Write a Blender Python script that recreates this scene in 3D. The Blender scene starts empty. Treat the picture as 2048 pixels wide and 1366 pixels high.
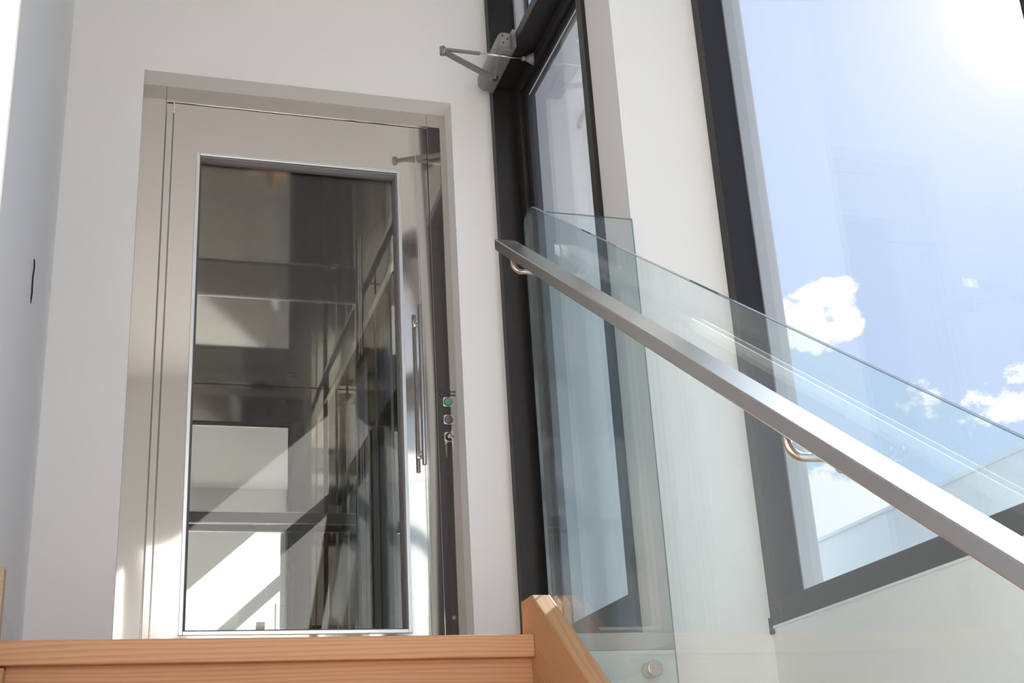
import bpy, bmesh, math, random
from mathutils import Vector, Matrix

random.seed(7)
sc = bpy.context.scene
COL = sc.collection
V = Vector
R = math.radians

# ------------------------------------------------------------------ camera
FPX = 2555.0                                    # focal length in pixels of the 2048 wide frame
CR = ((0.9572499, -0.28373413, -0.05628122),    # camera right, down, forward in world axes
      (0.053642, 0.36531728, -0.92933622),
      (0.28424491, 0.88658797, 0.36492))
CAM = V((0.0, -3.9375, -0.437))
cd = bpy.data.cameras.new('camera')
cam = bpy.data.objects.new('camera', cd)
COL.objects.link(cam)
cd.sensor_width = 36.0
cd.lens = 36.0 * FPX / 2048.0
cd.clip_start = 0.02
cd.clip_end = 500
rt, dn, fw = (V(r) for r in CR)
m = Matrix((rt, -dn, -fw)).transposed().to_4x4()
m.translation = CAM
cam.matrix_world = m
sc.camera = cam

def pdir(px, py):                               # direction of a photo pixel (used for the sky's clouds)
    return (rt * (px - 1024) + dn * (py - 683) + fw * FPX).normalized()

# ------------------------------------------------------------------ sun and sky
SUN = pdir(2100, -34)
sd = bpy.data.lights.new('sun_offscreen', 'SUN')
sd.energy = 18.5
sd.angle = R(0.6)
sd.color = (1.0, 0.965, 0.91)
so = bpy.data.objects.new('sun_offscreen', sd)
COL.objects.link(so)
so.location = SUN * 30
so.rotation_euler = SUN.to_track_quat('Z', 'Y').to_euler()

wd = bpy.data.worlds.new('sky')
sc.world = wd
wd.use_nodes = True
nt = wd.node_tree
nt.nodes.clear()

def N(tree, kind, **kw):
    n = tree.nodes.new(kind)
    for k, v in kw.items():
        setattr(n, k, v)
    return n

def math_node(tree, op, a, b=None, clamp=False):
    n = N(tree, 'ShaderNodeMath', operation=op, use_clamp=clamp)
    for i, x in enumerate((a, b)):
        if x is None:
            continue
        if isinstance(x, (int, float)):
            n.inputs[i].default_value = x
        else:
            tree.links.new(x, n.inputs[i])
    return n.outputs[0]

def dot_node(tree, vec, d):
    n = N(tree, 'ShaderNodeVectorMath', operation='DOT_PRODUCT')
    tree.links.new(vec, n.inputs[0])
    n.inputs[1].default_value = d
    return n.outputs['Value']

def map_node(tree, val, a, b, c, d, smooth=False):
    n = N(tree, 'ShaderNodeMapRange')
    if smooth:
        n.interpolation_type = 'SMOOTHSTEP'
    tree.links.new(val, n.inputs[0])
    for i, x in enumerate((a, b, c, d)):
        n.inputs[i + 1].default_value = x
    return n.outputs[0]

def mix_col(tree, fac, a, b, blend='MIX'):
    n = N(tree, 'ShaderNodeMix', data_type='RGBA', blend_type=blend)
    for sock, x in ((n.inputs[0], fac), (n.inputs[6], a), (n.inputs[7], b)):
        if isinstance(x, (int, float)):
            sock.default_value = x
        elif isinstance(x, tuple):
            sock.default_value = (x[0], x[1], x[2], 1)
        else:
            tree.links.new(x, sock)
    return n.outputs[2]

tc = N(nt, 'ShaderNodeTexCoord')
DIR = tc.outputs['Generated']
sep = N(nt, 'ShaderNodeSeparateXYZ')
nt.links.new(DIR, sep.inputs[0])
elev = sep.outputs['Z']
skyc = mix_col(nt, map_node(nt, elev, 0.0, 1.0, 0.0, 1.0), (0.60, 0.77, 1.0), (0.42, 0.60, 1.0))
cs = math_node(nt, 'MAXIMUM', dot_node(nt, DIR, SUN), 0.0)
glow = math_node(nt, 'ADD', math_node(nt, 'MULTIPLY', math_node(nt, 'POWER', cs, 30.0), 0.24),
                 math_node(nt, 'ADD', math_node(nt, 'MULTIPLY', math_node(nt, 'POWER', cs, 150.0), 0.32),
                           math_node(nt, 'MULTIPLY', math_node(nt, 'POWER', cs, 1300.0), 2.4)))
# scattered cumulus: a general noise field, raised where the cloud heads stand
blob = None
for px, py, r, k in ((1640, 632, 88, 1.0), (1700, 1030, 110, 0.9), (1610, 1075, 120, 0.9), (2030, 850, 130, 0.62),
                     (1835, 806, 55, 0.6), (1560, 650, 70, 0.7), (15, 190, 240, 1.3)):
    d = dot_node(nt, DIR, pdir(px, py))
    v = map_node(nt, d, math.cos(1.35 * r / 2555 * 0.95), 1.0, 0.0, k, True)
    blob = v if blob is None else math_node(nt, 'MAXIMUM', blob, v)
no = N(nt, 'ShaderNodeTexNoise')
no.inputs['Scale'].default_value = 26.0
no.inputs['Detail'].default_value = 9.0
no.inputs['Roughness'].default_value = 0.58
mp = N(nt, 'ShaderNodeMapping')
mp.inputs['Scale'].default_value = (1, 1, 1.5)
nt.links.new(DIR, mp.inputs[0])
nt.links.new(mp.outputs[0], no.inputs['Vector'])
dens = math_node(nt, 'ADD', no.outputs['Fac'], math_node(nt, 'MULTIPLY', blob, 0.42))
cl = map_node(nt, dens, 0.70, 0.80, 0.0, 1.0, True)
skyc = mix_col(nt, cl, skyc, (1.12, 1.12, 1.14))
gl = N(nt, 'ShaderNodeCombineColor')
for i, w_ in enumerate((1.12, 0.86, 0.62)):
    nt.links.new(math_node(nt, 'MULTIPLY', glow, w_), gl.inputs[i])
skyc = mix_col(nt, 1.0, skyc, gl.outputs[0], 'ADD')
skyc = mix_col(nt, map_node(nt, elev, -0.02, 0.02, 0.0, 1.0), (0.34, 0.34, 0.33), skyc)
bg = N(nt, 'ShaderNodeBackground')
bg.inputs['Strength'].default_value = 1.0
nt.links.new(skyc, bg.inputs[0])
wo = N(nt, 'ShaderNodeOutputWorld')
nt.links.new(bg.outputs[0], wo.inputs[0])

sc.view_settings.view_transform = 'Standard'
sc.view_settings.look = 'None'
sc.view_settings.exposure = 0.0
sc.view_settings.gamma = 1.0
sc.view_settings.use_curve_mapping = False
try:
    cy = sc.cycles
    cy.max_bounces = 14
    cy.diffuse_bounces = 8
    cy.glossy_bounces = 8
    cy.transparent_max_bounces = 32
    cy.sample_clamp_indirect = 5.0
except Exception:
    pass

# ------------------------------------------------------------------ materials
MATS = {}

def mat_base(name):
    mt = bpy.data.materials.new(name)
    mt.use_nodes = True
    t = mt.node_tree
    b = t.nodes['Principled BSDF']
    MATS[name] = mt
    return mt, t, b

def simple(name, col, rough=0.5, metal=0.0, bump=0.0, bscale=60.0, stretch=(1, 1, 1), var=0.0, spec=0.5, detail=3.0, bdist=0.01):
    mt, t, b = mat_base(name)
    b.inputs['Base Color'].default_value = (*col, 1)
    b.inputs['Roughness'].default_value = rough
    b.inputs['Metallic'].default_value = metal
    b.inputs['Specular IOR Level'].default_value = spec
    if bump or var:
        c = N(t, 'ShaderNodeTexCoord')
        mpg = N(t, 'ShaderNodeMapping')
        mpg.inputs['Scale'].default_value = stretch
        t.links.new(c.outputs['Object'], mpg.inputs[0])
        n = N(t, 'ShaderNodeTexNoise')
        n.inputs['Scale'].default_value = bscale
        n.inputs['Detail'].default_value = detail
        t.links.new(mpg.outputs[0], n.inputs['Vector'])
        if bump:
            bp = N(t, 'ShaderNodeBump')
            bp.inputs['Strength'].default_value = bump
            bp.inputs['Distance'].default_value = bdist
            t.links.new(n.outputs['Fac'], bp.inputs['Height'])
            t.links.new(bp.outputs[0], b.inputs['Normal'])
        if var:
            lo = tuple(x * (1 - var) for x in col)
            hi = tuple(min(1, x * (1 + var)) for x in col)
            t.links.new(mix_col(t, n.outputs['Fac'], lo, hi), b.inputs['Base Color'])
    return mt

simple('plaster', (0.835, 0.825, 0.81), 0.85, bump=0.03, bscale=90, spec=0.2)
simple('ceiling_paint', (0.83, 0.82, 0.81), 0.9, spec=0.2)
simple('render_outside', (0.55, 0.55, 0.56), 0.9, bump=0.05, bscale=120)
simple('anthracite', (0.022, 0.0195, 0.019), 0.42, bump=0.01, bscale=400, spec=0.35)
simple('gasket', (0.012, 0.012, 0.013), 0.6)
simple('grey_gasket', (0.20, 0.195, 0.188), 0.6)
simple('lining_grey', (0.36, 0.35, 0.34), 0.6)
simple('seal_grey', (0.13, 0.125, 0.12), 0.6)
simple('cool_white', (0.8, 0.8, 0.82), 0.5)
simple('steel_mirror', (0.72, 0.685, 0.64), 0.045, 0.9, bump=1.0, bscale=1.1, stretch=(3.2, 1, 0.6), detail=0.4, bdist=0.006)
simple('steel_dark', (0.36, 0.35, 0.335), 0.2, 1.0)
simple('steel_brushed', (0.62, 0.585, 0.55), 0.26, 1.0, bump=0.012, bscale=500, stretch=(1, 0.02, 1))
simple('steel_satin', (0.66, 0.64, 0.60), 0.22, 1.0)
simple('aluminium_trim', (0.80, 0.83, 0.86), 0.28, 0.9)
simple('aluminium_paint', (0.47, 0.475, 0.49), 0.45, bump=0.03, bscale=200, stretch=(1, 1, 0.1))
simple('closer_grey', (0.25, 0.245, 0.24), 0.38, 0.3)
simple('mirror', (0.86, 0.87, 0.85), 0.012, 1.0)
simple('cabin_ceiling', (0.23, 0.218, 0.20), 0.07, 0.92)
simple('cabin_panel', (0.38, 0.37, 0.345), 0.05, 0.9)
simple('cabin_panel_warm', (0.40, 0.37, 0.30), 0.06, 0.9)
simple('cabin_floor', (0.16, 0.15, 0.14), 0.5)
simple('shaft', (0.32, 0.32, 0.315), 0.85)
simple('button_green', (0.10, 0.33, 0.19), 0.35)
simple('button_grey', (0.19, 0.19, 0.185), 0.25, 0.5)
simple('plate_white', (0.75, 0.75, 0.74), 0.25, 0.5)
simple('lens', (0.62, 0.61, 0.57), 0.2)
simple('print_dark', (0.03, 0.028, 0.028), 0.6)
simple('slab_edge', (0.44, 0.44, 0.435), 0.5, bump=0.02, bscale=60, stretch=(0.2, 1, 1))
simple('clad_metal', (0.66, 0.75, 0.84), 0.5, 0.0, bump=0.02, bscale=40, stretch=(1, 1, 0.1))
simple('terrace', (0.58, 0.57, 0.56), 0.8, var=0.1, bscale=8)
simple('wire_black', (0.02, 0.02, 0.022), 0.5)
simple('skirt_white', (0.76, 0.755, 0.75), 0.5)
simple('pale_floor', (0.64, 0.62, 0.59), 0.5, var=0.06, bscale=5)

def wood(name, axis, c0=(0.64, 0.36, 0.205), c1=(0.46, 0.225, 0.11)):
    """straight-grained softwood with the grain along the given direction"""
    mt, t, b = mat_base(name)
    c = N(t, 'ShaderNodeTexCoord')
    mpg = N(t, 'ShaderNodeMapping')
    a = V(axis).normalized()
    e = a.to_track_quat('X', 'Z').to_euler()
    mpg.vector_type = 'TEXTURE'
    mpg.inputs['Rotation'].default_value = e
    t.links.new(c.outputs['Object'], mpg.inputs[0])
    st = N(t, 'ShaderNodeMapping')
    st.inputs['Scale'].default_value = (0.05, 1, 1)
    t.links.new(mpg.outputs[0], st.inputs[0])
    big = N(t, 'ShaderNodeTexNoise')
    big.inputs['Scale'].default_value = 16.0
    big.inputs['Detail'].default_value = 3.0
    t.links.new(st.outputs[0], big.inputs['Vector'])
    sp = N(t, 'ShaderNodeSeparateXYZ')
    t.links.new(mpg.outputs[0], sp.inputs[0])
    # growth rings cut lengthwise: thin dark late-wood lines with uneven spacing
    q = math_node(t, 'ADD', math_node(t, 'MULTIPLY', sp.outputs['Z'], 105.0), math_node(t, 'MULTIPLY', sp.outputs['Y'], 62.0))
    q = math_node(t, 'ADD', q, math_node(t, 'MULTIPLY', big.outputs['Fac'], 5.0))
    frac = math_node(t, 'FRACT', q)
    lines = map_node(t, frac, 0.35, 0.97, 0.0, 1.0, True)
    fine = N(t, 'ShaderNodeTexNoise')
    fine.inputs['Scale'].default_value = 260.0
    fine.inputs['Detail'].default_value = 2.0
    t.links.new(st.outputs[0], fine.inputs['Vector'])
    f = math_node(t, 'ADD', math_node(t, 'MULTIPLY', lines, 0.50),
                  math_node(t, 'MULTIPLY', math_node(t, 'ADD', big.outputs['Fac'], fine.outputs['Fac']), 0.26), True)
    t.links.new(mix_col(t, f, c0, c1), b.inputs['Base Color'])
    b.inputs['Roughness'].default_value = 0.58
    b.inputs['Specular IOR Level'].default_value = 0.3
    bp = N(t, 'ShaderNodeBump')
    bp.inputs['Strength'].default_value = 0.12
    bp.inputs['Distance'].default_value = 0.002
    t.links.new(lines, bp.inputs['Height'])
    t.links.new(bp.outputs[0], b.inputs['Normal'])
    return mt

SL = 0.695                                       # tangent of the stair slope
wood('wood_x', (1, 0, 0))
wood('wood_slope', (0, 1, SL), (0.60, 0.345, 0.175), (0.46, 0.235, 0.11))
wood('wood_pale', (0, 1, 0), (0.60, 0.46, 0.30), (0.50, 0.36, 0.22))

def glass(name, tint, f0=0.04, rough=0.0, refl=(1, 1, 1), dust=0.0):
    mt = bpy.data.materials.new(name)
    mt.use_nodes = True
    t = mt.node_tree
    t.nodes.clear()
    lw = N(t, 'ShaderNodeLayerWeight')
    lw.inputs['Blend'].default_value = 0.5
    p5 = math_node(t, 'POWER', lw.outputs['Facing'], 5.0)
    fr = math_node(t, 'ADD', math_node(t, 'MULTIPLY', p5, 1 - f0), f0, True)
    tr = N(t, 'ShaderNodeBsdfTransparent')
    tr.inputs[0].default_value = (*tint, 1)
    gs = N(t, 'ShaderNodeBsdfGlossy')
    gs.inputs['Color'].default_value = (*refl, 1)
    gs.inputs['Roughness'].default_value = rough
    mx = N(t, 'ShaderNodeMixShader')
    t.links.new(fr, mx.inputs[0])
    t.links.new(tr.outputs[0], mx.inputs[1])
    t.links.new(gs.outputs[0], mx.inputs[2])
    out = N(t, 'ShaderNodeOutputMaterial')
    last = mx
    if dust:                                       # thin film of dust and rain marks that scatters light both ways
        df = N(t, 'ShaderNodeBsdfDiffuse')
        tl = N(t, 'ShaderNodeBsdfTranslucent')
        for nn in (df, tl):
            nn.inputs[0].default_value = (0.85, 0.9, 0.95, 1)
        h = N(t, 'ShaderNodeMixShader')
        h.inputs[0].default_value = 0.5
        t.links.new(df.outputs[0], h.inputs[1])
        t.links.new(tl.outputs[0], h.inputs[2])
        last = N(t, 'ShaderNodeMixShader')
        last.inputs[0].default_value = dust
        t.links.new(mx.outputs[0], last.inputs[1])
        t.links.new(h.outputs[0], last.inputs[2])
    t.links.new(last.outputs[0], out.inputs[0])
    MATS[name] = mt
    return mt

glass('glass_clear', (0.985, 0.99, 0.99))
glass('glass_balustrade', (0.94, 0.98, 0.982), dust=0.017)
glass('glass_door', (0.97, 0.975, 0.98), dust=0.03)
glass('glass_lift', (0.86, 0.865, 0.86))
glass('glass_edge', (0.22, 0.34, 0.35), f0=0.12)

# ------------------------------------------------------------------ mesh helpers
class MB:
    def __init__(self):
        self.v, self.f, self.s, self.m = [], [], [], []

    def face(self, idx, smooth=False, mi=0):
        self.f.append(tuple(idx)); self.s.append(smooth); self.m.append(mi)

    def box(self, x0, x1, y0, y1, z0, z1, mi=0, face_mi=None):
        b = len(self.v)
        self.v += [(x, y, z) for z in (z0, z1) for y in (y0, y1) for x in (x0, x1)]
        for k, q in enumerate(((0, 2, 3, 1), (4, 5, 7, 6), (0, 1, 5, 4), (2, 6, 7, 3), (0, 4, 6, 2), (1, 3, 7, 5))):
            self.face([b + i for i in q], False, face_mi[k] if face_mi else mi)   # order: -z +z -y +y -x +x
        return self

    def prism(self, poly, axis, a, c, cap_mi=0, side_mi=0):
        """poly: points in the two other axes (in axis order), extruded along axis from a to c"""
        b = len(self.v)
        n = len(poly)
        for w in (a, c):
            for (p, q) in poly:
                self.v.append({'x': (w, p, q), 'y': (p, w, q), 'z': (p, q, w)}[axis])
        area = sum(poly[i][0] * poly[(i + 1) % n][1] - poly[(i + 1) % n][0] * poly[i][1] for i in range(n))
        flip = (area < 0) != (axis == 'y')
        cap0 = [b + i for i in range(n)]
        cap1 = [b + n + i for i in range(n)]
        self.face(cap0 if flip else cap0[::-1], False, cap_mi)
        self.face(cap1[::-1] if flip else cap1, False, cap_mi)
        for i in range(n):
            j = (i + 1) % n
            q = [b + i, b + j, b + n + j, b + n + i]
            self.face(q[::-1] if flip else q, False, side_mi)
        return self

    def cyl(self, p0, p1, r0, r1=None, n=20, caps=True, mi=0):
        r1 = r0 if r1 is None else r1
        p0, p1 = V(p0), V(p1)
        d = (p1 - p0).normalized()
        u = d.orthogonal().normalized()
        w = d.cross(u)
        b = len(self.v)
        for p, r in ((p0, r0), (p1, r1)):
            for i in range(n):
                a = 2 * math.pi * i / n
                self.v.append(tuple(p + (u * math.cos(a) + w * math.sin(a)) * r))
        for i in range(n):
            j = (i + 1) % n
            self.face((b + i, b + j, b + n + j, b + n + i), True, mi)
        if caps:
            self.face([b + i for i in range(n)][::-1], False, mi)
            self.face([b + n + i for i in range(n)], False, mi)
        return self

    def tube(self, pts, r, n=14, mi=0):
        pts = [V(p) for p in pts]
        b = len(self.v)
        u = None
        for k, p in enumerate(pts):
            t = ((pts[min(k + 1, len(pts) - 1)] - pts[max(k - 1, 0)])).normalized()
            u = t.orthogonal().normalized() if u is None else (u - t * u.dot(t)).normalized()
            w = t.cross(u)
            for i in range(n):
                a = 2 * math.pi * i / n
                self.v.append(tuple(p + (u * math.cos(a) + w * math.sin(a)) * r))
        for k in range(len(pts) - 1):
            for i in range(n):
                j = (i + 1) % n
                self.face((b + k * n + i, b + k * n + j, b + (k + 1) * n + j, b + (k + 1) * n + i), True, mi)
        self.face([b + i for i in range(n)][::-1], False, mi)
        e = b + (len(pts) - 1) * n
        self.face([e + i for i in range(n)], False, mi)
        return self

    def build(self, name, mats, parent=None, bevel=0.0, seg=2):
        if isinstance(mats, str):
            mats = [mats]
        off = V((0, 0, 0))
        p = parent
        while p is not None:
            off += p.location
            p = p.parent
        me = bpy.data.meshes.new(name)
        me.from_pydata([tuple(V(c) - off) for c in self.v], [], self.f)
        me.polygons.foreach_set('use_smooth', self.s)
        me.polygons.foreach_set('material_index', self.m)
        for mm in mats:
            me.materials.append(MATS[mm])
        me.update()
        o = bpy.data.objects.new(name, me)
        COL.objects.link(o)
        if parent is not None:
            o.parent = parent
        if bevel:
            md = o.modifiers.new('bevel', 'BEVEL')
            md.width = bevel
            md.segments = seg
            md.limit_method = 'ANGLE'
            md.angle_limit = R(40)
            md.harden_normals = False
        return o

def tag(o, label=None, cat=None, group=None, kind=None):
    for k, v in (('label', label), ('category', cat), ('group', group), ('kind', kind)):
        if v:
            o[k] = v
    return o

def thing(name, loc, label, cat, group=None, kind=None):
    o = bpy.data.objects.new(name, None)
    COL.objects.link(o)
    o.location = loc
    o.empty_display_size = 0.1
    return tag(o, label, cat, group, kind)

def box(name, mat, x0, x1, y0, y1, z0, z1, parent=None, bevel=0.0):
    return MB().box(x0, x1, y0, y1, z0, z1).build(name, mat, parent, bevel)

def struct(o, label, cat):
    return tag(o, label, cat, None, 'structure')

def arc(c, u, w, r, a0, a1, n):
    c, u, w = V(c), V(u), V(w)
    return [c + u * (r * math.cos(R(a0 + (a1 - a0) * i / n))) + w * (r * math.sin(R(a0 + (a1 - a0) * i / n))) for i in range(n + 1)]

# ------------------------------------------------------------------ dimensions (metres, landing floor at z = 0, lift wall at y = 0)
ZC = 2.88            # ceiling
ZF = -1.80           # half landing below, where the photographer stands
YR = -5.0            # wall behind the photographer
YL = -1.147          # front edge of the landing
XW = 1.245           # wall beside the glazed door
XN = 1.505           # wall with the large window
XL = -0.256          # short wall left of the lift
XS = -0.62           # left wall of the lower stairwell
OX0, OX1, OZ = -0.011, 1.080, 2.123   # lift opening

# ------------------------------------------------------------------ room shell
b = MB()
b.box(-0.40, OX0, 0.0, 0.15, ZF - 0.1, ZC)
b.box(OX1, 1.40, 0.0, 0.15, ZF - 0.1, ZC)
b.box(OX0, OX1, 0.0, 0.15, OZ, ZC)
b.box(OX0, OX1, 0.0, 0.15, ZF - 0.1, -0.0)
struct(b.build('wall_back', 'plaster'), 'white plastered wall around the lift opening above the wooden landing', 'wall')

b = MB().prism([(XL, -1.585), (XL, 0.0), (-0.36, 0.0), (-0.36, -0.50), (XL - 0.003, -1.585)], 'z', ZF - 0.1, ZC)
struct(b.build('wall_left', 'plaster'), 'narrow grey-white side wall left of the lift, with a thin wire', 'wall')

b = MB()
b.box(XW, 1.62, YL, -0.967, ZF - 0.1, ZC)
b.box(XW, 1.42, -0.967, 0.0, ZF - 0.1, -0.005)
b.box(XW, 1.42, -0.967, 0.0, 2.83, ZC)
struct(b.build('wall_pier', 'plaster'), 'white wall pier between the glazed door and the large window', 'wall')

WZ0, WZ1 = 0.010, 2.86
b = MB()
b.box(XN, 1.66, YR - 0.1, YL - 0.001, ZF - 0.1, WZ0)
b.box(XN, 1.66, YR - 0.1, YL - 0.001, WZ1, ZC)
struct(b.build('wall_right', 'plaster'), 'white wall below the large window, down beside the stairs', 'wall')

struct(box('wall_rear', 'plaster', XS - 0.1, 1.66, YR - 0.12, YR, ZF - 0.1, ZC), 'white wall behind the stairs, caught by slanting sunlight', 'wall')
struct(box('wall_stairwell', 'plaster', XS - 0.12, XS, YR, -1.55, ZF - 0.1, ZC), 'white side wall of the lower stairwell', 'wall')
b = MB()
b.box(XS - 0.12, XL, -1.58, -1.50, ZF - 0.1, -0.6)
b.box(XS - 0.12, -0.6, -1.58, -1.50, -0.6, ZC)
b.box(-0.6, XL - 0.002, -1.58, -1.50, 2.75, ZC)
struct(b.build('wall_return', 'plaster'), 'white return wall around the bright side window', 'wall')
b = MB()
b.box(XS - 0.12, 1.70, YR - 0.12, -1.50, ZC, ZC + 0.12)
b.box(-0.40, 1.70, -1.50, 0.20, ZC, ZC + 0.12)
struct(b.build('ceiling', 'ceiling_paint'), 'plain white ceiling above the stairwell', 'ceiling')
struct(box('floor', 'pale_floor', XS - 0.12, 1.66, YR - 0.12, 0.15, ZF - 0.1, ZF), 'pale stone floor of the lower half landing', 'floor')

# landing slab: white plastered edge, grey floor build-up on the open side, boarded top
ld = thing('landing_floor', (0.5, -0.55, -0.25), 'landing floor in front of the lift with a grey edge strip by the glass', 'floor', None, 'structure')
MB().box(XL, XW, -1.095, 0.0, -0.25, -0.052).box(0.950, XW, YL, -1.095, -0.25, -0.040).build('slab', 'plaster', ld)
box('edge_strip', 'slab_edge', 0.950, XW, YL - 0.001, -1.095, -0.039, 0.0, ld)
n = 8
for i in range(n):
    y0 = -1.095 + i * (1.095 / n)
    box('floor_board', 'wood_x', XL, XW, y0 + 0.001, y0 + 1.095 / n - 0.001, -0.052 if False else -0.030, 0.0, ld)
box('screed', 'slab_edge', XL, XW, -1.095, 0.0, -0.052, -0.031, ld)

# skirting and wood piece on the short left wall
struct(box('baseboard_left', 'skirt_white', XL, XL + 0.004, -1.0, 0.0, 0.0, 0.134), 'white skirting board along the narrow left wall', 'skirting board')
tag(box('wooden_end_board', 'wood_pale', XL, -0.234, -1.060, -1.000, 0.0, 0.171, None, 0.0015), 'short upright wooden end board at the foot of the left wall', 'board')
pts = [(XL + 0.004, -0.772, 1.018), (XL + 0.006, -0.775, 0.995), (XL + 0.005, -0.780, 0.965), (XL + 0.005, -0.776, 0.945), (XL + 0.004, -0.752, 0.932), (XL + 0.0, -0.722, 0.918)]
tag(MB().tube(pts, 0.0022, 8).build('wire', 'wire_black'), 'thin dark wire sticking out of the left wall', 'wire')

# ------------------------------------------------------------------ large window in the right wall
w1 = thing('window_1', (XN, -3.05, WZ0), 'tall dark-framed window beside the stairs with open sky behind', 'window', None, 'structure')
FX1 = 1.578
MULL = [(-1.190, YL), (-2.425, -2.372), (-3.68, -3.625), (-4.995, -4.95)]
for (a, c) in MULL:
    box('frame_post', 'anthracite', XN - 0.002, FX1, a, c, WZ0, WZ1, w1, 0.002)
for i in range(3):
    ya, yb = MULL[i + 1][1], MULL[i][0]
    box('frame_rail', 'anthracite', XN - 0.002, FX1, ya, yb, WZ0, WZ0 + 0.056, w1, 0.002)
    box('frame_rail', 'anthracite', XN - 0.002, FX1, ya, yb, WZ1 - 0.056, WZ1, w1, 0.002)
    if i > 0:
        box('frame_rail', 'anthracite', XN - 0.002, FX1, ya, yb, 2.005, 2.095, w1, 0.002)
    zs = [(WZ0 + 0.05, WZ1 - 0.05)] if i == 0 else [(WZ0 + 0.05, 2.01), (2.09, WZ1 - 0.05)]
    for (z0, z1) in zs:
        box('pane', 'glass_clear', 1.558, 1.568, ya - 0.005, yb + 0.005, z0, z1, w1)
# seal bead along the inner foot of the frame, and the clip at its end
box('seal_bead', 'cool_white', XN - 0.004, XN + 0.01, -4.95, YL - 0.004, WZ0 - 0.006, WZ0, w1)
box('end_clip', 'gasket', XN - 0.008, XN + 0.012, YL - 0.012, YL - 0.001, WZ0 - 0.018, WZ0 + 0.02, w1)
box('outer_reveal', 'aluminium_paint', FX1, 1.634, -1.196, -1.150, WZ0 - 0.3, WZ1 + 0.1, w1, 0.001)

# bright window round the corner of the left wall
w2 = thing('window_2', (-0.42, -1.55, -0.6), 'bright side window past the end of the narrow left wall', 'window', None, 'structure')
box('frame_post', 'anthracite', -0.60, -0.55, -1.57, -1.52, -0.6, 2.75, w2)
box('frame_rail', 'anthracite', -0.55, XL - 0.004, -1.57, -1.52, -0.6, -0.55, w2)
box('frame_rail', 'anthracite', -0.55, XL - 0.004, -1.57, -1.52, 2.70, 2.75, w2)
box('pane', 'glass_clear', -0.555, XL - 0.004, -1.552, -1.544, -0.555, 2.705, w2)

# ------------------------------------------------------------------ glazed door beside the lift
XD = 1.232
d1 = thing('door_1', (XD + 0.08, -0.48, 0.0), 'dark aluminium framed glass door with a fanlight beside the lift', 'door', None, 'structure')
XO = 1.40
HZ0, HZ1 = 2.176, 2.217
box('frame_jamb', 'anthracite', XD, XO, -0.042, 0.0, 0.0, 2.83, d1, 0.0015)
box('frame_jamb', 'anthracite', XD, XO, -0.967, -0.926, 0.0, 2.83, d1, 0.0015)
box('frame_transom', 'anthracite', XD, XO, -0.926, -0.042, HZ0, HZ1, d1, 0.0015)
box('frame_head', 'anthracite', XD, XO, -0.926, -0.042, 2.785, 2.83, d1, 0.0015)
box('threshold', 'aluminium_trim', XD, XO, -0.926, -0.042, 0.0, 0.012, d1)
# fanlight
box('fanlight_bead', 'aluminium_paint', 1.335, 1.372, -0.062, -0.042, HZ1, 2.785, d1)
box('fanlight_bead', 'aluminium_paint', 1.335, 1.372, -0.926, -0.906, HZ1, 2.785, d1)
box('fanlight_pane', 'glass_clear', 1.350, 1.358, -0.91, -0.058, HZ1 - 0.002, 2.787, d1)
# leaf
leaf = thing('leaf', (0.06, 0, 0), None, None)
leaf.parent = d1
LX0, LX1 = 1.308, 1.366
Y0, Y1 = -0.922, -0.046
box('stile', 'anthracite', LX0, LX1, Y1 - 0.072, Y1, 0.014, HZ0 - 0.004, leaf, 0.0015)
box('stile', 'anthracite', LX0, LX1, Y0, Y0 + 0.072, 0.014, HZ0 - 0.004, leaf, 0.0015)
box('rail', 'anthracite', LX0, LX1, Y0 + 0.072, Y1 - 0.072, HZ0 - 0.052, HZ0 - 0.004, leaf, 0.0015)
box('rail', 'anthracite', LX0, LX1, Y0 + 0.072, Y1 - 0.072, 0.014, 0.166, leaf, 0.0015)
PY0, PY1, PZ0, PZ1 = Y0 + 0.105, Y1 - 0.108, 0.160, HZ0 - 0.080
box('bead', 'anthracite', 1.326, 1.350, Y1 - 0.110, Y1 - 0.072, 0.166, HZ0 - 0.052, leaf, 0.0015)
box('bead', 'anthracite', 1.326, 1.350, Y0 + 0.072, Y0 + 0.107, 0.166, HZ0 - 0.052, leaf, 0.0015)
box('bead', 'anthracite', 1.326, 1.350, PY0 + 0.002, PY1 - 0.002, PZ1, HZ0 - 0.052, leaf, 0.0015)
box('white_strip', 'cool_white', 1.3335, 1.336, PY0 + 0.002, PY1 - 0.002, PZ1 - 0.0015, PZ1, leaf)  # thin white strip along the top of the pane
box('door_pane', 'glass_door', 1.336, 1.344, PY0, PY1, PZ0, PZ1 + 0.004, leaf)

# door closer
dc = thing('door_closer', (1.2, -0.2, 2.155), 'grey overhead door closer with folding arm on the dark door frame', 'door closer')
def rrect(cx0, cx1, cz0, cz1, r, corners, k=6):
    pts = []
    for (x, z, a, on) in ((cx0, cz0, 180, corners[0]), (cx1, cz0, 270, corners[1]), (cx1, cz1, 0, corners[2]), (cx0, cz1, 90, corners[3])):
        if not on:
            pts.append((x, z))
            continue
        ox = x + r if x == cx0 else x - r
        oz = z + r if z == cz0 else z - r
        for i in range(k + 1):
            t = R(a + 90 * i / k)
            pts.append((ox + r * math.cos(t), oz + r * math.sin(t)))
    return pts
BZ0, BZ1 = 2.150, 2.224
body = MB().prism(rrect(1.170, 1.222, BZ0, BZ1, 0.026, (1, 0, 0, 1)), 'y', -0.330, -0.062).build('body', 'closer_grey', dc, 0.002)
MB().prism(rrect(1.176, 1.218, BZ0 + 0.008, BZ1 - 0.008, 0.018, (1, 1, 1, 1)), 'y', -0.333, -0.329).build('end_cap', 'closer_grey', body, 0.001)
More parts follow.
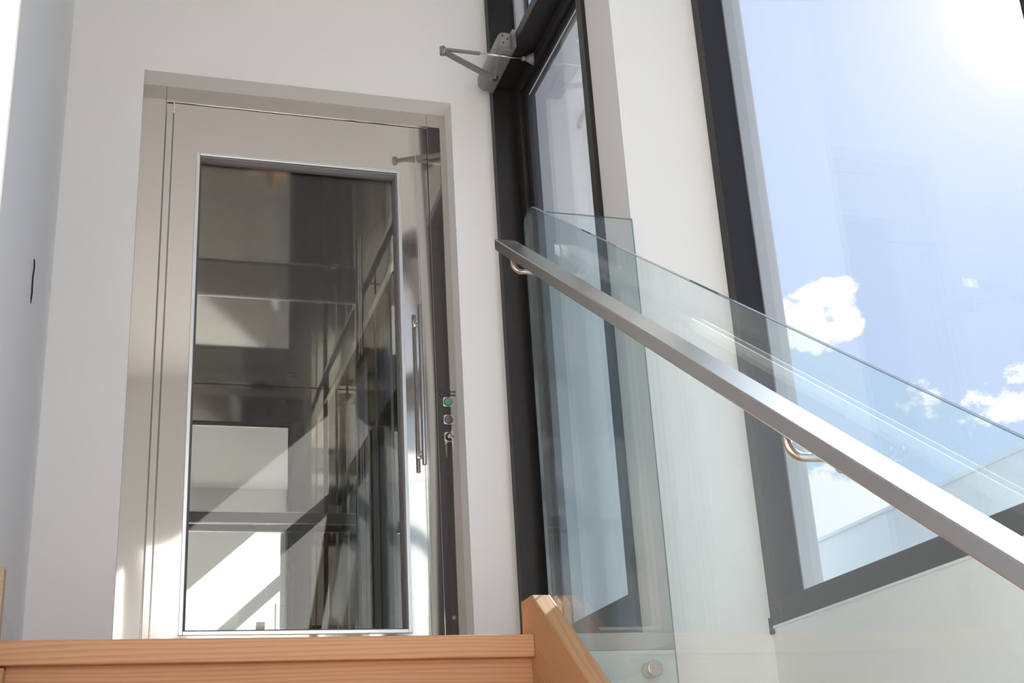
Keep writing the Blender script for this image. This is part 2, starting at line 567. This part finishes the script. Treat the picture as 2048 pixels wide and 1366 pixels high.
for (x, z) in ((1.188, 2.207), (1.206, 2.196), (1.190, 2.178)):
    MB().cyl((x, -0.335, z), (x, -0.332, z), 0.0032, n=10).build('dark_hole_disc', 'gasket', body)  # black discs put the shade of the screw holes into colour
box('mounting_plate', 'closer_grey', 1.220, 1.233, -0.350, -0.045, BZ0 + 0.006, BZ1 + 0.004, dc, 0.001)
piv = V((1.200, -0.175, BZ0))
MB().cyl(piv, piv + V((0, 0, -0.022)), 0.013, n=18).build('spindle', 'steel_satin', dc, 0.001)
elb = V((0.977, -0.302, 2.134))
def bar(p, q, w, h, name, mat, parent, taper=1.0):
    p, q = V(p), V(q)
    d = (q - p).normalized()
    s = V((d.y, -d.x, 0)).normalized()
    mb = MB()
    bq = []
    for pt, ww in ((p, w), (q, w * taper)):
        for sx, sz in ((-1, -1), (1, -1), (1, 1), (-1, 1)):
            mb.v.append(tuple(pt + s * (sx * ww / 2) + V((0, 0, sz * h / 2))))
    for q4 in ((0, 1, 2, 3), (7, 6, 5, 4), (0, 4, 5, 1), (1, 5, 6, 2), (2, 6, 7, 3), (3, 7, 4, 0)):
        mb.face(q4)
    o = mb.build(name, mat, parent, 0.002)
    return o
bar(piv + V((0.006, 0.006, -0.016)), elb, 0.026, 0.010, 'main_arm', 'closer_grey', dc, 0.8)
MB().cyl(elb + V((0, 0, -0.014)), elb + V((0, 0, 0.016)), 0.011, n=16).build('elbow_joint', 'steel_dark', dc, 0.001)
shoe = V((1.306, -0.325, 2.140))
rod0 = elb + V((0.0, 0, 0.008))
rod1 = V((1.278, -0.300, 2.146))
mid = rod0.lerp(rod1, 0.45)
bar(rod0, mid, 0.015, 0.008, 'link_bar', 'closer_grey', dc)
MB().cyl(mid - (rod1 - rod0).normalized() * 0.01, rod1, 0.0042, n=12).build('link_rod', 'steel_satin', dc)
MB().cyl(rod1 - V((0.012, 0, 0)), rod1 + V((0.006, 0, 0)), 0.008, n=14).build('rod_nut', 'closer_grey', dc)
b = MB().cyl(rod1 + V((0.004, 0, 0)), V((1.308, -0.305, 2.146)), 0.009, 0.024, n=16)
b.build('shoe', 'closer_grey', dc)

# ------------------------------------------------------------------ lift: surround, door, cabin
YF = 0.090
fr = thing('lift_surround', (0.535, YF, 0.0), 'polished stainless steel lift surround with call buttons in the wall opening', 'lift frame')
DX1, DZ1 = 1.0035, 2.054
JL0, JL1, JR0, JR1, FZ = OX0, 0.068, 1.008, OX1, 2.060
box('side_jamb', 'steel_mirror', JL0, JL1, YF, YF + 0.05, 0.0, OZ, fr, 0.001)
jr = box('side_jamb', 'steel_mirror', JR0, JR1, YF, YF + 0.05, 0.0, OZ, fr, 0.001)
box('head_jamb', 'steel_mirror', JL1 + 0.0008, JR0 - 0.0008, YF, YF + 0.05, FZ, OZ, fr, 0.001)
MB().box(JL1, JL1 + 0.05, YF + 0.035, YF + 0.048, 0.0, FZ).box(JR0 - 0.03, JR0, YF + 0.052, YF + 0.06, 0.0, FZ).box(JL1, JR0, YF + 0.046, YF + 0.056, FZ - 0.04, FZ).build('rebate', 'steel_dark', fr)
# call station on the right jamb
bx = 1.047
def rounded_plate(x, z, s, y, th, r=0.006):
    return MB().prism(rrect(x - s, x + s, z - s, z + s, r, (1, 1, 1, 1), 4), 'y', y - th, y)
for z, mt_, nm in ((0.983, 'button_green', 'call_button'), (0.919, 'button_grey', 'stop_button')):
    pl = rounded_plate(bx, z, 0.0165, YF, 0.003).build(nm, 'plate_white', fr, 0.0005)
    MB().cyl((bx, YF - 0.004, z), (bx, YF - 0.002, z), 0.0155, n=28).build('ring', 'gasket', pl)
    MB().cyl((bx, YF - 0.007, z), (bx, YF - 0.0035, z), 0.0135, n=28).build('cap', mt_, pl, 0.0008)
ks = rounded_plate(bx, 0.857, 0.0165, YF, 0.003).build('key_switch', 'plate_white', fr, 0.0005)
MB().cyl((bx, YF - 0.005, 0.857), (bx, YF - 0.002, 0.857), 0.0150, n=28).build('ring', 'gasket', ks)
MB().cyl((bx, YF - 0.012, 0.857), (bx, YF - 0.0045, 0.857), 0.0085, n=24).build('lock_barrel', 'steel_satin', ks, 0.0005)
b = MB()
b.box(bx - 0.0015, bx + 0.0015, YF - 0.030, YF - 0.012, 0.853, 0.861)
b.prism([(YF - 0.055, 0.846), (YF - 0.030, 0.846), (YF - 0.030, 0.868), (YF - 0.055, 0.868)], 'x', bx - 0.0016, bx + 0.0016)
b.build('key', 'steel_satin', ks, 0.0006)
b = MB().prism([(bx - 0.004, 0.842), (bx + 0.004, 0.842), (bx + 0.003, 0.815), (bx + 0.0005, 0.798), (bx - 0.002, 0.815)], 'y', YF - 0.046, YF - 0.044)
b.build('key_tag', 'steel_satin', ks, 0.0004)
# two engraved lines, too small to read
b = MB()
for z in (1.0205, 1.0085):
    x = 1.017
    while x < 1.074:
        w = random.uniform(0.0035, 0.010)
        b.box(x, min(x + w, 1.076), YF - 0.0004, YF + 0.0004, z - 0.0032, z + 0.0032)
        x += w + 0.0018
b.build('engraved_lines', 'print_dark', fr)
MB().cyl((1.040, YF - 0.002, 0.249), (1.040, YF + 0.002, 0.249), 0.006, n=18).build('screw', 'steel_dark', fr)

# lift door
DX0, DX1, DZ0, DZ1 = 0.0975, 1.0035, 0.008, 2.054
dd = thing('lift_door', (0.55, YF, 0.0), 'polished stainless steel lift door with a tall smoked glass window', 'lift door')
GX0, GX1, GZ0, GZ1 = 0.178, 0.900, 0.200, 1.866
DY0, DY1 = YF - 0.003, YF + 0.045
b = MB()
b.box(DX0, GX0, DY0, DY1, DZ0, DZ1)
b.box(GX1, DX1, DY0, DY1, DZ0, DZ1)
b.box(GX0, GX1, DY0, DY1, DZ0, GZ0)
b.box(GX0, GX1, DY0, DY1, GZ1, DZ1)
b.build('door_panel', 'steel_mirror', dd)
box('hinge_strip', 'steel_mirror', 0.0715, 0.0935, YF - 0.001, YF + 0.03, 0.008, DZ1, dd, 0.0015)
box('edge_fold', 'steel_mirror', 0.9590, 0.9680, DY0 - 0.0025, DY0 + 0.002, DZ0, DZ1, dd, 0.0018)
# light aluminium trim and grey lining round the window
T = 0.0125
def ring(name, mt_, x0, x1, z0, z1, t, y0, y1, parent, bevel=0.0):
    mb = MB()
    mb.box(x0, x0 + t, y0, y1, z0, z1).box(x1 - t, x1, y0, y1, z0, z1)
    mb.box(x0 + t, x1 - t, y0, y1, z0, z0 + t).box(x0 + t, x1 - t, y0, y1, z1 - t, z1)
    return mb.build(name, mt_, parent, bevel)
ring('window_trim', 'aluminium_trim', GX0, GX1, GZ0, GZ1, T, DY0 - 0.007, DY0 + 0.006, dd, 0.0015)
ring('window_lining', 'lining_grey', GX0, GX1, GZ0, GZ1, T + 0.0015, DY0 + 0.006, DY1 + 0.002, dd)
ring('glazing_seal', 'seal_grey', GX0 + T, GX1 - T, GZ0 + T, GZ1 - T, 0.0095, DY1 - 0.012, DY1 - 0.004, dd)
box('window_pane', 'glass_lift', GX0 + T, GX1 - T, DY1 - 0.008, DY1, GZ0 + T, GZ1 - T, dd)
box('inner_skin', 'cabin_panel', DX0, GX0, DY1, DY1 + 0.002, DZ0, DZ1, dd)
box('inner_skin', 'cabin_panel', GX1, DX1, DY1, DY1 + 0.002, DZ0, DZ1, dd)
box('inner_skin', 'cabin_panel', GX0, GX1, DY1, DY1 + 0.002, GZ1, DZ1, dd)
# bar handle
hx, hy = 0.946, DY0 - 0.048
hd = MB().cyl((hx, hy, 0.742), (hx, hy, 1.318), 0.0075, n=20).build('handle', 'steel_dark', dd, 0.001)
for z in (0.790, 1.270):
    MB().cyl((hx, hy, z), (hx, DY0 + 0.001, z), 0.006, n=16).build('handle_post', 'steel_satin', hd)
    MB().cyl((hx, DY0 - 0.006, z), (hx, DY0 + 0.001, z), 0.0135, n=22).build('rosette', 'steel_satin', hd, 0.001)

# lift cabin
cb = thing('lift_cabin', (0.48, 0.9, 0.0), 'steel lift cabin with a mirrored back wall behind the smoked door glass', 'lift cabin')
CX0, CX1, CY0, CY1, CZ = -0.12, 1.095, 0.17, 1.615, 2.086
box('cabin_floor', 'cabin_floor', CX0, CX1, CY0 - 0.02, CY1, -0.05, 0.0, cb)
box('cabin_ceiling', 'cabin_ceiling', CX0 - 0.03, CX1 + 0.03, CY0 - 0.02, CY1 + 0.03, CZ, CZ + 0.03, cb)
box('back_panel', 'cabin_panel', CX0, CX1, CY1, CY1 + 0.03, 0.0, CZ, cb)
box('side_panel', 'cabin_panel', CX0 - 0.03, CX0, CY0, CY1, 0.0, CZ, cb)
sp = box('side_panel', 'cabin_panel', CX1, CX1 + 0.03, CY0, CY1, 0.0, CZ, cb)
for i in range(4):                                   # sheets of the right hand side wall, alternating tone
    y0 = CY0 + 0.02 + i * 0.345
    box('wall_sheet', 'cabin_panel_warm' if i % 2 else 'cabin_panel', CX1 - 0.004, CX1, y0, y0 + 0.335, 0.09, CZ - 0.10, sp)
    box('cover_strip', 'steel_satin', CX1 - 0.010, CX1, y0 + 0.335, y0 + 0.345, 0.0, CZ - 0.06, sp, 0.001)
box('top_strip', 'steel_satin', CX1 - 0.014, CX1, CY0, CY1 - 0.02, CZ - 0.105, CZ - 0.088, sp, 0.001)
box('kick_strip', 'steel_satin', CX1 - 0.010, CX1, CY0, CY1 - 0.02, 0.0, 0.085, sp, 0.001)
mr = box('mirror', 'mirror', CX0 + 0.01, 1.006, CY1 - 0.008, CY1, 0.06, 1.990, cb)
MB().box(CX0 + 0.005, 1.010, CY1 - 0.014, CY1 - 0.001, 1.988, 1.998).box(1.004, 1.011, CY1 - 0.014, CY1 - 0.001, 0.06, 1.99).build('mirror_trim', 'steel_satin', mr, 0.001)
box('corner_post', 'cabin_panel', 1.030, CX1, CY1 - 0.05, CY1 - 0.004, 0.0, CZ, cb, 0.004)
box('guide_profile', 'aluminium_paint', 1.064, 1.090, CY1 - 0.085, CY1 - 0.06, 0.0, 1.36, cb, 0.002)
hr = box('cabin_handrail', 'grey_gasket', CX0 + 0.03, 0.985, 1.530, 1.545, 0.905, 0.950, cb, 0.003)
box('edge_strip', 'steel_satin', CX0 + 0.03, 0.985, 1.527, 1.545, 0.9495, 0.9545, hr, 0.001)
box('edge_strip', 'steel_satin', CX0 + 0.03, 0.985, 1.527, 1.545, 0.9005, 0.9055, hr, 0.001)
for x in (0.1, 0.55, 0.95):
    MB().cyl((x, 1.54, 0.927), (x, CY1 - 0.006, 0.927), 0.008, n=14).build('rail_post', 'steel_satin', hr)
for y in (0.352, 1.402):
    sl = MB().cyl((0.870, y, CZ - 0.006), (0.870, y, CZ + 0.001), 0.028, n=26).build('spotlight', 'grey_gasket', cb, 0.001)
    MB().cyl((0.870, y, CZ - 0.0075), (0.870, y, CZ - 0.0055), 0.015, n=24).build('lens', 'lens', sl)

# shaft around the cabin
b = MB()
b.box(-0.42, -0.32, 0.15, 1.90, ZF, ZC)
b.box(1.24, 1.36, 0.15, 1.90, ZF, ZC)
b.box(-0.42, 1.36, 1.80, 1.92, ZF, ZC)
b.box(-0.42, 1.36, 0.15, 1.92, ZC, ZC + 0.12)
b.box(-0.42, 1.36, 0.15, 1.92, ZF - 0.1, ZF)
struct(b.build('wall_shaft', 'shaft'), 'plain concrete lift shaft walls around the cabin', 'wall')

# ------------------------------------------------------------------ staircase
SX0, SX1 = -0.21, 0.905
st = thing('staircase', (0.35, YL, ZF), 'reddish softwood stair flight with closed risers below the lift landing', 'staircase')
box('nosing', 'wood_x', XL + 0.001, SX1, YL, -1.095, -0.050, 0.0, st, 0.003)
RISE, GO = 0.18, 0.18 / SL
for k in range(10):
    yr = YL + 0.030 - k * GO
    z1 = -0.050 - k * RISE
    z0 = -(k + 1) * RISE
    box('riser', 'wood_x', SX0, SX1 - 0.004 * 0, yr, yr + 0.022, z0, z1, st)
    if k < 9:
        box('tread', 'wood_x', SX0, SX1, YL - (k + 1) * GO, yr + 0.022, z0 - 0.050, z0, st, 0.003)
def zs_(y):                                        # stringer top line
    return 0.0885 + SL * (y + 1.145)
YE = YL - 9.6 * GO
def stringer(x0, x1):
    poly = [(-1.060, -0.32), (-1.060, 0.0885), (-1.145, 0.0885), (YE, zs_(YE)), (YE, ZF), (YE + 0.25, ZF)]
    return MB().prism(poly[::-1], 'x', x0, x1).build('stringer', 'wood_slope', st, 0.003)
stringer(SX1, 0.950)
poly = [(-1.10, -0.42), (-1.10, -0.055), (-1.150, -0.055), (YE, zs_(YE) - 0.13), (YE, ZF), (YE + 0.25, ZF)]
MB().prism(poly[::-1], 'x', XL + 0.002, SX0).build('stringer', 'wood_slope', st, 0.003)

# ------------------------------------------------------------------ stair balustrade
gb = thing('stair_balustrade', (0.963, -1.5, -0.3), 'sloping glass stair balustrade with a flat brushed steel handrail', 'balustrade')
GXA, GXB = 0.957, 0.967
YB = -3.62
def zg(y):
    return 1.074 + SL * (y + 1.180)
poly = [(-1.112, -0.30), (-1.112, 1.060), (-1.122, 1.072), (-1.180, 1.074), (YB, zg(YB)), (YB, zg(YB) - 1.30), (-1.30, -0.32)]
MB().prism(poly[::-1], 'x', GXA, GXB, 0, 1).build('glass_panel', ['glass_balustrade', 'glass_edge'], gb, 0.001, 1)
# handrail: flat tube 57 x 25 mm, plumb cut at the top
HX0, HX1 = 0.850, 0.907
def zh(y):
    return 0.4055 + SL * (y + 2)
HY0, HY1 = -1.192, -3.58
TH = 0.0305
poly = [(HY0, zh(HY0)), (HY1, zh(HY1)), (HY1, zh(HY1) - TH), (HY0, zh(HY0) - TH)]
rail = MB().prism(poly, 'x', HX0, HX1).build('handrail', 'steel_brushed', gb, 0.0022)
for y in (-1.262, -2.432, -3.40):
    z = zh(y) - TH
    p0 = V((0.872, y, z + 0.004))
    zr = z - 0.040
    pts = [p0, V((0.872, y, zr + 0.022))] + arc((0.872 + 0.022, y, zr + 0.022), (-1, 0, 0), (0, 0, -1), 0.022, 0, 90, 8) + [V((GXA + 0.001, y, zr))]
    MB().tube(pts, 0.0062, 14).build('bracket', 'steel_satin', rail)
    MB().cyl((GXA - 0.006, y, zr), (GXA + 0.001, y, zr), 0.021, n=26).build('rosette', 'steel_satin', rail, 0.001)
    MB().cyl((GXB - 0.001, y, zr), (GXB + 0.010, y, zr), 0.021, n=26).build('rosette', 'steel_satin', rail, 0.001)
    zz = z + 0.001
    MB().prism([(y - 0.035, zh(y - 0.035) - TH), (y + 0.035, zh(y + 0.035) - TH), (y + 0.035, zh(y + 0.035) - TH - 0.005), (y - 0.035, zh(y - 0.035) - TH - 0.005)], 'x', 0.862, 0.886).build('saddle', 'steel_satin', rail)
for y in (-1.30, -2.1, -2.9):
    z = zs_(y) - 0.15
    MB().cyl((0.949, y, z), (GXB + 0.012, y, z), 0.020, n=24).build('standoff', 'steel_satin', gb, 0.001)

# landing balustrade pane
lg = thing('landing_pane', (1.1, YL - 0.03, -0.2), 'upright glass pane fixed to the landing edge with round steel studs', 'balustrade')
LYA, LYB = YL - 0.030, YL - 0.020
MB().prism([(0.974, -0.24), (1.236, -0.24), (1.236, 1.066), (0.974, 1.066)], 'y', LYA, LYB, 0, 1).build('glass_panel', ['glass_balustrade', 'glass_edge'], lg, 0.001, 1)
for x in (1.015, 1.176):
    for z in (-0.086, -0.19):
        MB().cyl((x, LYA - 0.014, z), (x, YL + 0.001, z), 0.0185, n=28).build('stud', 'steel_satin', lg, 0.002)

# ------------------------------------------------------------------ outside
b = MB().prism([(1.36, -0.3), (2.16, -0.3), (2.16, 3.60), (1.36, 2.40)], 'y', 0.30, 0.45)
struct(b.build('wall_outside', 'render_outside'), 'grey rendered outside wall with a slanting top seen through the glazed door', 'wall')
struct(box('terrace_floor', 'terrace', 1.40, 3.2, -6.5, 1.6, -0.45, -0.30), 'grey terrace floor outside the window', 'terrace')
pw = thing('parapet', (2.65, -1.5, -0.3), 'pale metal clad parapet outside the large window', 'parapet')
PX, PZ = 2.60, 0.596
n = 2
L0, L1 = -6.4, 3.4
for i in range(n):
    a = L0 + (L1 - L0) * i / n
    c = L0 + (L1 - L0) * (i + 1) / n
    box('cladding_sheet', 'clad_metal', PX, PX + 0.10, a + 0.002, c - 0.002, -0.3, PZ - 0.012, pw)
box('coping', 'clad_metal', PX - 0.012, PX + 0.115, L0, L1, PZ - 0.014, PZ, pw, 0.002)
# bent bar on the outside wall, seen through the door glass
pts = [V((1.800, 0.30, 2.400)), V((1.790, 0.27, 2.400)), V((1.752, 0.262, 2.377)), V((1.722, 0.262, 2.332)), V((1.702, 0.262, 2.296)), V((1.690, 0.262, 2.262)), V((1.687, 0.262, 2.246))]
tag(MB().tube(pts, 0.009, 12).build('bent_bar', 'closer_grey'), 'bent grey metal bar on the outside wall behind the door glass', 'bar')
